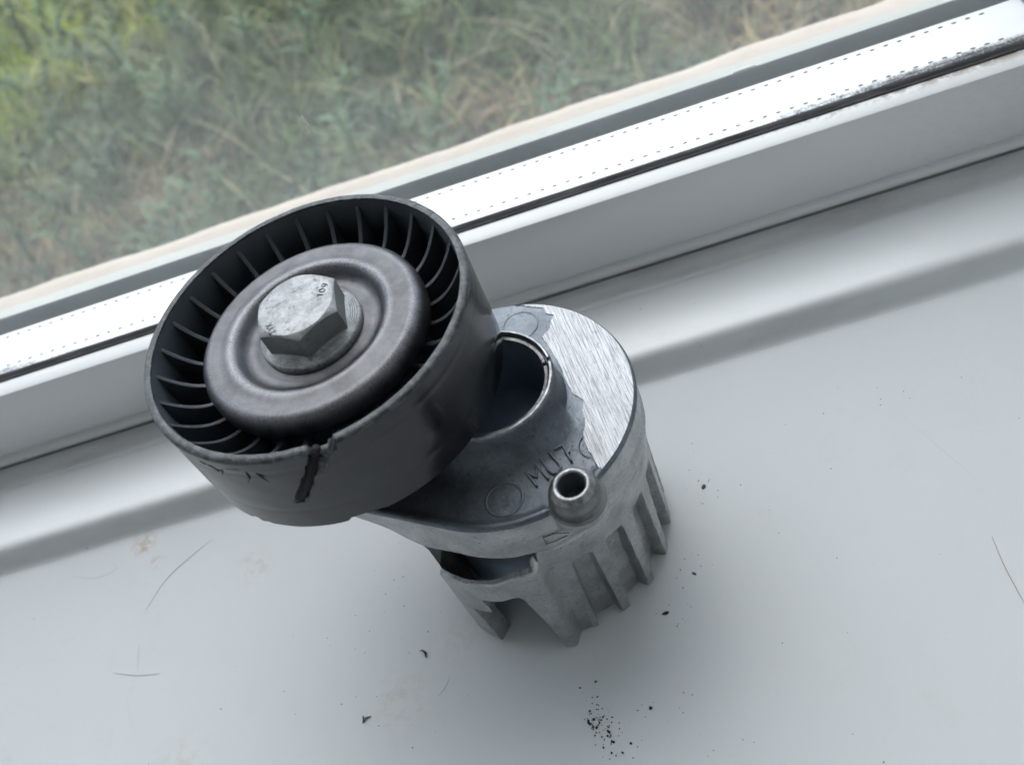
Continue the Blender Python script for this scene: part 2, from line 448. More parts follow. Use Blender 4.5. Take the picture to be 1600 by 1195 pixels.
# outside: ledge under the window, ground
xo = list(np.linspace(-900, 500, 240))
V = []; F = []
rowy = [104, 140, 180, 198, 203.0, 203.9, 204.4]; rowz = [-20, -20, -20, -20, -20.2, -21.5, -70]
for x in xo:
    e = 2.6*nz(x, 0, 3, .018)+1.5*nz(x, 5, 3, .05)+.4*nz(x, 9, 3, .3)
    for k, (y, z) in enumerate(zip(rowy, rowz)): V.append((x, y+e*(k/6)+.4, z+.25*nz(x, y, 0, .1)))
kk = len(rowy)
for i in range(len(xo)-1):
    for q in range(kk-1): F.append((i*kk+q, (i+1)*kk+q, (i+1)*kk+q+1, i*kk+q+1))
mesh_obj('outer_ledge', V, F, 'stone', kind='structure')
V, F = boxm(-1700, 700, 101, 190, -760, -72); mesh_obj('outside_wall', V, F, 'brick', kind='structure', smooth=False)
n = 60; V = []; F = []
for j in range(n+1):
    for i in range(n+1):
        x = -6000+12000*i/n; y = 150+9000*(j/n)**1.6
        V.append((x, y, -700+18*nz(x, y, 0, .004)))
for j in range(n):
    for i in range(n): a = j*(n+1)+i; F.append((a, a+1, a+n+2, a+n+1))
b = len(V); V += [(-400000, 150, -702), (400000, 150, -702), (400000, 600000, -702), (-400000, 600000, -702)]; F.append((b, b+1, b+2, b+3))
mesh_obj('ground', V, F, 'ground', kind='structure')

# grass and weeds beyond the window
rng = np.random.default_rng(5)
V = []; F = []; tint = []
def blade(x, y, h, wd, lean, ang, col, curl=1.0, zb=-702, seg=4):
    dx, dy = math.cos(ang), math.sin(ang); sx, sy = -dy, dx
    b = len(V)
    for k in range(seg+1):
        t = k/seg; off = lean*h*(t**(1+curl)); zz = zb+h*t*(1-.35*lean*t)
        ww = wd*(1-t**1.6)*.5+.15
        cx, cyy = x+dx*off, y+dy*off
        V.append((cx-sx*ww, cyy-sy*ww, zz)); V.append((cx+sx*ww, cyy+sy*ww, zz))
        tint.extend([col, col])
    for k in range(seg): F.append((b+2*k, b+2*k+1, b+2*k+3, b+2*k+2))
def patch_col(x, y):
    a = noise.noise(Vector((x*.0035, y*.0035, 1.3))); c = noise.noise(Vector((x*.011, y*.011, 7)))
    green = ss(y - x*.55+260*a, 1850, 2500)           # lush grass further out and to the left
    dry = ss(a+.6*c+.22*ss(x, -300, 500), -.06, .26)*(1-.6*green)
    g = np.array((.105, .145, .036)); lush = np.array((.33, .40, .008)); br = np.array((.36, .26, .13)); olive = np.array((.070, .088, .034))
    col = g*(1-green)+lush*green
    col = col*(1-dry)+br*dry
    k = ss(c-.3*a, .05, .35)*(1-green)
    return col*(1-k*.7)+olive*k*.7
N = 30000
for i in range(N):
    y = 950+1900*rng.random()**1.1; x = -1900+3100*rng.random()
    tv = noise.noise(Vector((x*.016, y*.016, 21)))+.5*noise.noise(Vector((x*.04, y*.04, 2)))
    c0 = patch_col(x, y); v = (.55+.85*rng.random())*(1+1.3*max(-.55, min(.75, tv)))
    col = tuple(np.clip(c0*v*(1+.25*(rng.random(3)-.5)), 0, 1))+(1,)
    if rng.random() < .10: col = (.34*v, .28*v, .17*v, 1)
    h = (45+75*rng.random())*(1+.4*noise.noise(Vector((x*.006, y*.006, 3))))
    blade(x, y, h, 3+5*rng.random(), .3+1.1*rng.random(), 6.0*noise.noise(Vector((x*.012, y*.012, 40)))+1.6*rng.random(), col, .6+rng.random(), seg=3)
ngrass = len(F)
o = mesh_obj('grass', V, F, 'grass', kind='stuff', smooth=False)
def set_tint(o, tint):
    at = o.data.color_attributes.new('tint', 'FLOAT_COLOR', 'POINT')
    at.data.foreach_set('color', np.array(tint, dtype=np.float32).ravel())
set_tint(o, tint); tag(o, 'short green and straw coloured grass beyond the dusty window', 'grass')
V = []; F = []; tint = []
for i in range(1500):     # long arching blades and dry stems
    y = 950+1900*rng.random(); x = -1900+3000*rng.random()
    dryb = rng.random() < .15; v = .6+.9*rng.random()
    col = (.26*v, .23*v, .12*v, 1) if dryb else tuple(np.array((.125, .175, .045))*v*(.8+.5*ss(y-x*.55, 1850, 2500)))+(1,)
    blade(x, y, 80+110*rng.random(), 4+5*rng.random(), .5+.9*rng.random(), 2.2+1.5*(rng.random()-.5)+(3.1 if rng.random() < .3 else 0), col, .8+rng.random(), seg=6)
for i in range(190):      # leafy weeds with side leaves on a stalk
    y = 1000+1500*rng.random(); x = -1500+2300*rng.random()
    h = 110+150*rng.random(); a = 2*PI*rng.random(); ln = .25+.5*rng.random()
    v = .6+.7*rng.random(); g = rng.random()
    col = tuple(np.array((.07, .13, .055))*v*(1-g)+np.array((.14, .19, .09))*v*g)+(1,)
    blade(x, y, h, 7, ln, a, col, 1, seg=6)
    for k in range(16):
        t = .15+.8*k/16; off = ln*h*t*t
        blade(x+math.cos(a)*off, y+math.sin(a)*off, 42*(1.15-t)+16, 8+5*rng.random(), 1.1, a+2.4*k+rng.random(), tuple(np.clip(np.array(col[:3])*(.7+.7*rng.random()), 0, 1))+(1,), .6, zb=-700+h*t*(1-.35*ln*t), seg=3)
o = mesh_obj('weeds', V, F, 'grass', kind='stuff', smooth=False); set_tint(o, tint)
tag(o, 'leafy green weeds standing up out of the blurred grass outside', 'weeds')

# ------------------------------------------------------------------ the window
GY = 82.8                      # room face of the inner pane
YB, ZB = 75.2, 36.3
WO = (-350, 75, 9.2)
win = empty('window', WO, 'white plastic double glazed window whose lower rail runs behind the sill', 'window')
xs2 = list(np.linspace(XL+20, 163, 50))
# lower rail with a small nib at the foot
prof = [(YB+.2, 9.55), (YB-1.6, 9.6), (YB-1.9, 10.0), (YB-1.9, 10.9), (YB-1.5, 11.5), (YB-.4, 12.0), (YB+.5, 12.15), (YB+.6, 26), (81.5, 26), (81.5, 30), (107, 30), (107, 9.55)]
V, F = extrude_x(prof, [XL, XR]); mesh_obj('lower_rail', V, F, 'pvc', win, WO, autos=50)
# glazing bead clipped on the rail
prof = [(YB+.5, 12.3), (YB+.1, 13.2), (YB, 14), (YB, 31), (YB+.03, 35.8), (YB+.25, 36.35), (YB+.7, 36.55), (YB+2.6, 36.8), (80.7, 37.4), (81.0, 37.3), (81.0, 31.1), (YB+1.5, 26.1), (YB+1.5, 12.3)]
BO = (0, YB, 37)
V, F = extrude_x(prof, xs2); o = mesh_obj('glazing_bead', V, F, 'bead', win, BO, loc=np.subtract(BO, WO), autos=35)
# black gasket squeezed between bead and pane
V = []; F = []; k = 10
for i in range(400):
    x = -300+463*i/399
    j = .25*nz(x, 0, 0, .05)+.12*nz(x, 4, 0, .4)
    pr = [(80.2, 36.9), (80.3, 37.55), (80.6, 37.75+j*.3), (81.0, 37.65+j*.3), (81.2, 37.75+j*.3), (81.6, 38.05+j*.5), (82.1, 38.2+j*.7), (82.5, 38.3+j*.6), (82.75, 38.2+j*.5), (82.75, 36.9)]
    V += [(x, a, b_) for a, b_ in pr]
for i in range(399):
    for q in range(k): F.append((i*k+q, i*k+(q+1) % k, (i+1)*k+(q+1) % k, (i+1)*k+q))
mesh_obj('inner_gasket', V, F, 'gasket', win, WO)
V, F = boxm(XL+20, 163, GY, GY+4, 31, 1300); mesh_obj('inner_pane', V, F, 'glass', win, (0, 0, 0), loc=np.multiply(WO, -1), smooth=False)
V, F = boxm(XL+20, 163, 105.3, 109.3, 31, 1300); mesh_obj('outer_pane', V, F, 'glass2', win, (0, 0, 0), loc=np.multiply(WO, -1), smooth=False)
SO = (0, 86.9, 35)
V, F = boxm(XL+20, 163, 86.9, 105.2, 30.2, 35.0); sp = mesh_obj('spacer_bar', V, F, 'spacer', win, SO, loc=np.subtract(SO, WO), smooth=False)
V = []; F = []
for row, y in ((0, 89.95), (1, 103.3)):
    for i in range(-80, 45):
        x = -7.0+3.86*i+(0 if row == 0 else .75)+random.uniform(-.08, .08)
        if x > 155: continue
        b = len(V); m = 10
        V += [(x+.80*math.cos(2*PI*q/m), y+.42*math.sin(2*PI*q/m), 35.03) for q in range(m)]; F.append(tuple(b+q for q in range(m)))
mesh_obj('perforations', V, F, 'hole', sp, SO, smooth=False, kind='stuff')
prof = [(109.4, 30), (109.4, 37.3), (109.9, 37.7), (111.0, 36.9), (112.2, 35.2), (112.2, 30)]
V, F = extrude_x(prof, xs2); mesh_obj('outer_gasket', V, F, 'outer_gasket', win, WO, autos=60)
prof = [(112.3, 10), (112.3, 35.0), (112.8, 35.5), (114, 35.3), (119.0, 34.1), (120.0, 33.5), (120.3, 32.5), (120.3, -18), (112.3, -18)]
V, F = extrude_x(prof, xs2); mesh_obj('outer_rail', V, F, 'oframe', win, WO, autos=35)
V, F = join(bevel_box(163.5, XR, 75.4, 112, 9.3, 1345, 1.5), bevel_box(XL, XL+20, 75.4, 112, 9.3, 1345, 1.5), bevel_box(XL+21, 162, 75.4, 112, 1300, 1345, 1.5))
mesh_obj('frame_jamb', V, F, 'pvc', win, WO, autos=50)
# straw-like bits stuck on glass and on the outer gasket
V, F = tube([(-30.6, 82.55, 86.6), (-30.2, 82.5, 83.8), (-29.8, 82.55, 81.4)], [.10, .26, .10], 6)
tag(mesh_obj('grass_seed', V, F, 'pale'), 'pale sliver of straw stuck on the window glass above the pulley', 'straw')
V, F = tube([(83.0, 111.2, 37.1), (86.5, 111.0, 37.3), (90.0, 111.1, 37.2)], [.2, .45, .2], 6)
tag(mesh_obj('straw_chip', V, F, 'pale'), 'tan chip of straw lying on the grey outer gasket', 'straw')

# ------------------------------------------------------------------ the belt tensioner
root = empty('belt_tensioner', (0, 0, 0), 'used belt tensioner with black plastic pulley on grey cast aluminium body, standing on sill', 'belt tensioner')
PX, PY = -29.943, 10.244
P0 = (PX, PY, 0)

# --- pulley
NT_, NZ_ = 540, 44
ZT, ZBm, RO = 88.4, 65.0, 35.0
def ring_pt(a_deg): return a_deg
NOTCH = (-88.4, -80.6)
V = []; F = []; mi = []
prof_n = None
for i in range(NT_):
    a = 360*i/NT_ - 180
    ar = rad(a); c, s = math.cos(ar), math.sin(ar)
    # notch torn out of the rim
    nd = ss(a, NOTCH[0]-.5, NOTCH[0]+.3)*(1-ss(a, NOTCH[1]-.3, NOTCH[1]+.5))
    low = 1.6*nd
    # chipped lower edge
    chip = 0
    for ca, wd, dp in ((-126.5, 1.8, .9), (-121.5, 1.2, .4), (-88, 4.2, .8), (-83, 3.5, .5)): chip = max(chip, dp*ss(a, ca-wd, ca-wd*.6)*(1-ss(a, ca+wd*.7, ca+wd)))
    chip += .12*max(0, nz(c*10, s*10, 0, 1.4))
    scuff = .10*nz(c*35, s*35, 0, .5)*(1+1.2*ss(-abs(a+135), -60, -20))
    zt = ZT-low
    col = [(RO-3.2, 70.0), (RO-2.45, 72), (RO-2.05, 80), (RO-1.9, zt-.5), (RO-1.75, zt-.1+scuff), (RO-1.3, zt+scuff*.6), (RO-.55, zt-.05+scuff), (RO-.15, zt-.35+scuff)]
    for k in range(NZ_):
        t = k/(NZ_-1); z = (zt-.9)*(1-t)+(ZBm+chip)*t
        # dark gouge running slanted down from the notch
        gz = (ZT-z); ga = -85.6-1.17*max(0, gz-.5)+.35*math.sin(z*2)
        g = 0
        if gz < 15: 
            gw = 2.9 if gz < 3 else 2.2
            g = .9*(1-ss(abs(a-ga), gw*.5, gw))*(1-ss(gz, 13.6, 14.6))
        lip = .75*(1-ss(abs(a-ga-3.4), .5, 1.3))*(1-ss(gz, 5.2, 8.5))
        bulge = .22*math.sin(PI*t)
        groove = .10*math.exp(-((z-84.1)/.35)**2)+.05*math.exp(-((z-71)/.5)**2)
        bump_ = .05*nz(c*35, s*35, z, .25)
        col.append((RO-g+lip*.6+bulge*0-groove+bump_, z))
    col += [(RO-.5, ZBm-.0+chip), (RO-2.2, ZBm+.1+chip), (RO-3.0, 67), (12, 67.2)]
    for r, z in col: V.append((PX+r*c, PY+r*s, z))
K = 8+NZ_+4
for i in range(NT_):
    j = (i+1) % NT_; a = 360*i/NT_-180
    for q in range(K-1):
        F.append((i*K+q, i*K+q+1, j*K+q+1, j*K+q))
        z = V[i*K+q][2]; r = math.hypot(V[i*K+q][0]-PX, V[i*K+q][1]-PY)
        m_ = 0
        if 3 <= q <= 7: m_ = 1
        if q < 3: m_ = 2
        mi.append(m_)
# F winding outward fixed with bmesh later
pul = mesh_obj('pulley', V, F, ['rubber', 'rim', 'fan'], root, P0, loc=(PX, PY, 0), midx=mi, autos=38)
# web floor and hub of the pulley
V, F = lathe([(22.2, 79.5), (22.6, 79.2), (22.8, 76), (23.2, 72), (24.5, 70.2), (31.9, 70.0)], 120, (PX, PY))
mesh_obj('web', V, F, 'fan', pul, P0)
# fan ribs: 28, concave upper edge from rim to hub, slightly swept
NR = 28; V = []; F = []
rp = []
for k in range(15):
    t = k/14; r = 33.0-10.3*t
    z = 86.4-7.6*(1-(1-t)**2.3)
    rp.append((r, z))
wth = .48
for sgn in (-1, 1):
    for k, (r, z) in enumerate(rp):
        off = .055*(33-r)*0
        V.append((r, sgn*wth+off, z-.15)); V.append((r, sgn*wth*1.35+off, 70.1))
for k, (r, z) in enumerate(rp): V.append((r, 0, z+.05))
n2 = len(rp)
for k in range(n2-1):
    F.append((2*k, 2*k+1, 2*k+3, 2*k+2)); q = 2*n2; F.append((q+2*k, q+2*k+2, q+2*k+3, q+2*k+1))
    F.append((2*k, 2*k+2, 4*n2+k+1, 4*n2+k)); F.append((q+2*k+2, q+2*k, 4*n2+k, 4*n2+k+1))
rib0 = mesh_obj('rib', V, F, 'fan_rib', pul, (0, 0, 0), autos=60)
for i in range(NR):
    o = rib0 if i == 0 else rib0.copy()
    if i: COL.objects.link(o); o.parent = pul
    o.rotation_euler = (0, 0, rad(171+i*360/NR))
# tear beside the notch: raised splinter and black molten streak
def on_pulley(a, z, r=RO): return (PX+r*math.cos(rad(a)), PY+r*math.sin(rad(a)), z)
V, F = tube([on_pulley(-80.9, 88.5, 34.3), on_pulley(-82.4, 86.9, 35.1), on_pulley(-84.6, 85.0, 35.2), on_pulley(-87.2, 82.6, 35.0)], [.42, .42, .34, .12], 8)
mesh_obj('torn_splinter', V, F, 'rim', pul, P0)
V, F = tube([on_pulley(-86.2, 87.4, 33.9), on_pulley(-89.2, 84.6, 34.2), on_pulley(-92.8, 81.8, 34.35), on_pulley(-97.2, 78.4, 34.45), on_pulley(-101.0, 75.6, 34.4), on_pulley(-102.6, 74.3, 34.3)], [.8, .8, .95, 1.1, 1.15, .75], 10)
mesh_obj('melted_streak', V, F, 'dark', pul, P0)
sc_ = []
for a0, z0, a1, z1, a2, z2, r in ((-125.3, 85.5, -123.2, 84.9, -122.9, 83.5, .15), (-123.1, 84.6, -121, 84.5, -119.3, 85.0, .12), (-120.2, 84.9, -121.5, 83.5, -123.5, 82.0, .11), (-111.0, 85.2, -111.6, 83.2, -114.6, 80.6, .17), (-107.9, 84.9, -107.0, 83.2, -105.9, 81.3, .18), (-107.6, 84.7, -106.8, 84.1, -105.5, 83.5, .12), (-128.4, 85.9, -126.8, 85.4, -125.4, 85.4, .13), (-118, 85.6, -114, 86.0, -110.5, 85.9, .10)):
    sc_.append(tube([on_pulley(a0, z0, 34.97), on_pulley(a1, z1, 35.0), on_pulley(a2, z2, 34.97)], [r, r*.9, .03], 6))
V, F = join(*sc_); mesh_obj('scratch_marks', V, F, 'dark', pul, P0)

# --- bearing dust cap
prof = [(8, 82.9), (11.6, 82.9), (12.4, 82.55), (13.6, 82.5), (14.6, 82.8), (15.4, 83.6), (16.1, 84.6), (16.8, 85.2), (17.7, 85.4), (19.0, 85.15), (20.3, 85.0), (21.6, 85.2), (22.5, 85.1), (23.4, 84.6), (24.1, 83.8), (24.45, 82.8), (24.5, 81.4), (24.4, 80.0), (23.8, 79.4), (22.3, 79.3)]
V, F = lathe(prof, 200, (PX, PY)); mesh_obj('dust_cap', V, F, 'cap', root, P0, loc=(PX, PY, 0))
# --- bolt
bolt_prof = [(11.0, 83.0), (11.1, 83.4), (11.0, 84.3), (10.7, 84.6)]
for k in range(1, 14):
    r = 10.7-k*.17; bolt_prof.append((r, 84.62+.95*(k/13)))
bolt_prof += [(7.0, 85.8)]
V, F = lathe(bolt_prof, 160, (PX, PY))
bolt = mesh_obj('flange_bolt', V, F, 'zinc', root, P0, loc=(PX, PY, 0), autos=50)
V = []; F = []; mi = []
HR, HA, NB = 9.45, -148.0, 144
Z1 = 91.35
def hexr(a):
    x = ((a-HA) % 60)-30
    return HR*math.cos(rad(30))/math.cos(rad(x))
rows = 5
V.append((PX, PY, Z1-.05))
for i in range(NB):
    a = 360*i/NB+HA; rh = hexr(a); c, s = math.cos(rad(a)), math.sin(rad(a))
    zt = Z1-max(0, rh-7.8)*.62
    ptsr = [(4.5, Z1-.05), (7.75, Z1), (7.95, Z1-.05), (rh-.12, zt+.02), (rh, zt-.12), (rh, 85.0)]
    for r, z in ptsr: V.append((PX+r*c, PY+r*s, z+.02*nz(c*9, s*9, r, 2)))
kk = 6
for i in range(NB):
    j = (i+1) % NB; F.append((0, 1+i*kk, 1+j*kk)); mi.append(0)
    for q in range(kk-1): F.append((1+i*kk+q, 1+i*kk+q+1, 1+j*kk+q+1, 1+j*kk+q)); mi.append(0 if q < 3 else 1)
head = mesh_obj('hex_head', V, F, ['zinc', 'zinc_side'], bolt, P0, midx=mi, autos=22)
arcs = []
for f in range(6):
    for r in (10.35, 9.95, 9.55, 9.15):
        h = 22-(10.35-r)*6
        am = HA+30+60*f
        pts = [(PX+r*math.cos(rad(am-h+2*h*k/14)), PY+r*math.sin(rad(am-h+2*h*k/14)), 84.62+.95*((10.7-r)/.17)/13+.03) for k in range(15)]
        arcs.append(tube(pts, .055, 5))
V, F = join(*arcs); mesh_obj('knurl_lines', V, F, 'ink', bolt, P0)
def strokes(chars, o, ux, uy, r, n=8):
    parts = []
    for gl, x0 in chars:
        for st in gl:
            parts.append(tube([(o[0]+ux[0]*(x0+px)+uy[0]*py, o[1]+ux[1]*(x0+px)+uy[1]*py, o[2]) for px, py in st], r, n))
    return join(*parts)
def circ_pts(cx, cy, rx, ry, a0, a1, n): return [(cx+rx*math.cos(rad(a0+(a1-a0)*i/n)), cy+ry*math.sin(rad(a0+(a1-a0)*i/n))) for i in range(n+1)]
G = {'1': [[(.15, .75), (.4, 1), (.4, 0)]], '0': [circ_pts(.35, .5, .3, .5, 0, 360, 14)],
     '9': [circ_pts(.35, .68, .3, .31, 0, 360, 12), [(.65, .68), (.6, .3), (.3, 0)]],
     'X': [[(0, 0), (.7, 1)], [(0, 1), (.7, 0)]], 'Y': [[(0, 1), (.35, .5), (.7, 1)], [(.35, .5), (.35, 0)]], 'T': [[(0, 1), (.8, 1)], [(.4, 1), (.4, 0)]],
     'M': [[(0, 0), (0, 1), (.42, .38), (.84, 1), (.84, 0)]], 'U': [[(0, 1), (0, .32)]+circ_pts(.33, .32, .33, .32, 180, 360, 8)+[(.66, 1)]],
     '7': [[(0, 1), (.62, 1), (.26, 0)], [(.14, .5), (.62, .5)]]}
# 109 reading up the right side of the head, small letters on the left
def imgdir(): pass
ux = Vector((.42, .91)).normalized(); uy = Vector((-.91, .42))
sc = 1.35
V, F = strokes([(G['1'], 0), (G['0'], .9), (G['9'], 1.9)], (PX+5.7, PY-.4, Z1+.01), ux*sc, uy*sc, .10, 6)
mesh_obj('stamped_number', V, F, 'ink', bolt, P0)
V, F = strokes([(G['T'], 0), (G['Y'], .95), (G['X'], 1.8)], (PX-3.9, PY-6.1, Z1+.01), Vector((-.35, .94))*1.3, Vector((-.94, -.35))*1.3, .085, 6)
mesh_obj('stamped_letters', V, F, 'ink', bolt, P0)

# --- arm: top plate, skirt, bore collar
BX, BY, BR = 12.05, -27.55, 5.7
def raycirc(u, c, R):
    d = c[0]*u[0]+c[1]*u[1]; q = R*R-(c[0]**2+c[1]**2)+d*d
    return d+math.sqrt(q) if q > 0 else 0
def armR(a):
    u = (math.cos(rad(a)), math.sin(rad(a)))
    return max(raycirc(u, (PX*t, PY*t), 29.8-5.8*t) for t in [k/12 for k in range(13)])
def bossR(a):
    u = (math.cos(rad(a)), math.sin(rad(a)))
    return raycirc(u, (BX, BY), BR)
def smax(a, b, k=1.2):
    h = max(k-abs(a-b), 0)/k; return max(a, b)+h*h*k*.25
PDIR = 161.1
def adiff(a, b): return (a-b+180) % 360-180
NA = 480
V = []; F = []; mi = []
KA = None
for i in range(NA):
    a = 360*i/NA-180; c, s = math.cos(rad(a)), math.sin(rad(a))
    Rb = armR(a); bb = bossR(a); Rt = smax(Rb, bb) if bb > 0 else Rb
    mach = ss(adiff(a, -25), -12, 4)*(1-ss(adiff(a, 62), -4, 14))      # machined side
    fr = 15.2+4.6*(1-mach)
    toP = 1-ss(abs(adiff(a, PDIR)), 45, 62)
    zlow = 42.2+6.6*(1-ss(abs(adiff(a, PDIR)), 30, 56))
    dip = (.9)*(1-mach)*(1-ss(abs(adiff(a, -110)), 45, 85))
    slot = 1 if abs(adiff(a, 5.0)) < 2.2 else 0
    col = [(11.9, 46.0), (12.0, 50), (12.05, 62.4), (12.25, 62.95), (12.9, 63.1-.9*slot), (13.15, 62.9-.9*slot), (13.22, 62.3-.5*slot), (13.3, 62.3-.5*slot), (13.4, 63.9-.6*slot), (13.55, 64.05-.6*slot), (13.95, 64.0-.5*slot), (14.2, 63.6), (14.35, 62.8)]
    hh = 55.0-dip
    for k in range(1, 9):
        t = k/8*PI/2
        col.append((fr-(fr-14.35)*math.cos(t)**1.0 if False else 14.35+(fr-14.35)*(1-math.cos(t)), 62.0-(62.0-hh)*math.sin(t)))
    r0 = col[-1][0]
    Re = Rt-.9
    for k in range(1, 15):
        t = k/14; r = r0+(Re-1.8-r0)*t
        col.append((r, hh+.10*nz(r*c, r*s, 0, .35)+.04*nz(r*c, r*s, 5, 1.2)))
    col += [(Re-.9, 55.0-dip*.35), (Re-.3, 55.05), (Re+.3, 55.0), (Re+.7, 54.7), (Rt, 54.1)]
    for k in range(1, 25):
        t = k/24; z = 54.1-(54.1-zlow-.4)*t
        bul = 1-ss(55-z, 3.0, 9.0)
        r = (Rb+(Rt-Rb)*bul)-1.4*toP*t + .12*nz(c*30, s*30, z, .25)
        step_ = .35*ss(z, 47.2, 47.8)*(1-toP)*(ss(abs(adiff(a, -110)), 40, 60))
        rgt = ss(a, -84, -74)*(1-ss(a, 70, 90))*(1-max(0, min(1, (Rt-Rb)/.8))*.0)
        step_ = rgt*(.28*(1-ss(abs(z-43.9), .5, 1.3))-.35*(1-ss(abs(z-46.2), .2, .9)))
        col.append((r-.35+step_, z))
    r = col[-1][0]
    col += [(r-.5, zlow), (r-3.0, zlow), (r-3.2, zlow+2), (20, zlow+2)]
    KA = len(col)
    for r, z in col: V.append((r*c, r*s, z))
for i in range(NA):
    j = (i+1) % NA
    for q in range(KA-1):
        F.append((i*KA+q, i*KA+q+1, j*KA+q+1, j*KA+q)); mi.append(2 if q < 2 else (1 if q < 11 else (3 if q < 39 else 0)))
arm = mesh_obj('arm', V, F, ['cast', 'cast_lip', 'bore', 'cast_top'], root, midx=mi, autos=50)
V, F = lathe([(12.1, 46.2), (6, 46.0), (0.01, 46.0)], 64); mesh_obj('bore_floor', V, F, 'bore', arm, smooth=False)
# machined bright face
inner = [(8.2, 28.05), (9.6, 27.5), (11.6, 26.0), (14.2, 24.6), (14.6, 22.5), (16.3, 21.3), (15.0, 19.2), (14.6, 17.6), (12.6, 16.0), (13.2, 13.6), (14.3, 9.5), (15.05, 5.5), (15.4, 1.5), (16.1, -2.2), (17.0, -3.3), (17.9, -4.8), (17.2, -8.0), (17.3, -10.5), (16.2, -13.3), (16.4, -17.0), (17.3, -20.8), (18.0, -22.6)]
fine = []
for (x0, y0), (x1, y1) in zip(inner[:-1], inner[1:]):
    for k in range(5):
        t = k/5; x = x0+(x1-x0)*t; y = y0+(y1-y0)*t
        fine.append((x+.28*nz(x, y, 0, 1.1), y+.28*nz(x, y, 9, 1.1)))
fine.append(inner[-1])
aS, aE = math.atan2(fine[-1][1], fine[-1][0]), math.atan2(fine[0][1], fine[0][0])
outer = [(29.2*math.cos(aS+(aE-aS)*k/70), 29.2*math.sin(aS+(aE-aS)*k/70)) for k in range(71)]
ringp = fine+outer
n1 = len(ringp)
V = [(x, y, 55.20) for x, y in ringp]+[(x*1.0, y, 54.3) for x, y in ringp]
F = [tuple(range(n1))]+[(i, i+n1, (i+1) % n1+n1, (i+1) % n1) for i in range(n1)]
mesh_obj('machined_face', V, F, 'brushed', arm, (0, 0, 0), smooth=False)
# round ejector marks pressed into the plate
def ringmark(x, y, r, zc, wd=.28):
    return lathe([(r-wd, zc), (r-wd*.3, zc+.16), (r+wd*.3, zc+.16), (r+wd, zc)], 40, (x, y))
V, F = ringmark(-2.4, -22.7, 3.85, 54.16); mesh_obj('round_mark', V, F, 'cast_top', arm)
V, F = ringmark(8.2, 21.4, 4.1, 55.0, .35); mesh_obj('round_mark', V, F, 'cast_top', arm)
V, F = tube([(17.6+2.9*math.cos(rad(q)), -16.2+2.9*math.sin(rad(q)), 54.78) for q in range(128, 251, 8)], .13, 6); mesh_obj('round_mark', V, F, 'cast_top', arm)
# cast lettering
LET = [[(4.7, -22.04), (3.0, -17.97), (5.07, -19.89), (5.34, -16.75), (7.22, -21.12)], [(8.59, -15.33), (10.08, -18.4), (10.19, -19.45), (9.49, -20.21), (8.57, -20.19), (7.73, -19.2), (6.56, -16.16)], [(9.78, -14.92), (11.55, -14.2), (12.63, -18.78)], [(11.65, -16.55), (12.7, -16.22)]]
def letz(x, y):
    r_ = math.hypot(x, y)
    if r_ > 19.8: return 54.40+.22*ss(x, 3, 13)
    return 62-(62-54.30-.1*ss(x, 3, 13))*math.sin(math.acos(max(-1, min(1, 1-(r_-14.35)/5.45))))+.12
LET = [[(p[0]+(q[0]-p[0])*k/5, p[1]+(q[1]-p[1])*k/5) for p, q in zip(st[:-1], st[1:]) for k in range(5)]+[st[-1]] for st in LET]
parts = [tube([(x, y, letz(x, y)) for x, y in st], .27, 8) for st in LET]
V, F = join(*parts)
V = [(x, y, z+.0) for x, y, z in V]
mesh_obj('raised_lettering', V, F, 'cast_top', arm)
# hollow spigot
V, F = lathe([(0.01, 51), (2.6, 51), (2.62, 59.5), (2.78, 59.9), (3.1, 60.12), (3.6, 60.1), (4.05, 59.75), (4.6, 59.0), (5.0, 58.0), (5.25, 57.1), (5.25, 56.5), (5.05, 55.95), (4.95, 55.6), (5.05, 55.3), (5.45, 55.1), (5.7, 54.9), (5.9, 54.0)], 72, (BX, BY))
mi = []
for i in range(72): mi += [1]*3+[2]*4+[0]*9
mesh_obj('spigot', V, F, ['spigot', 'fan', 'cast_lip'], root, (BX, BY, 54), loc=(BX, BY, 54), midx=mi)  # dark web material inside the hole paints its shade
# pivot boss that carries the pulley, black and added to block light there
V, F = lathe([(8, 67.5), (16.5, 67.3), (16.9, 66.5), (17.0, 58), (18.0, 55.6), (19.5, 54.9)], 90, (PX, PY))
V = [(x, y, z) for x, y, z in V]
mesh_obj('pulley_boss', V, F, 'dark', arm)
# casting dent under the spigot, low on the skirt
V, F = tube([(7.9, -28.63, 45.09), (5.22, -29.24, 47.33), (2.85, -29.56, 47.58), (2.75, -29.57, 44.8), (4.93, -29.29, 44.58), (7.32, -28.78, 44.52)], .09, 6); mesh_obj('casting_dent', V, F, 'ink', arm)
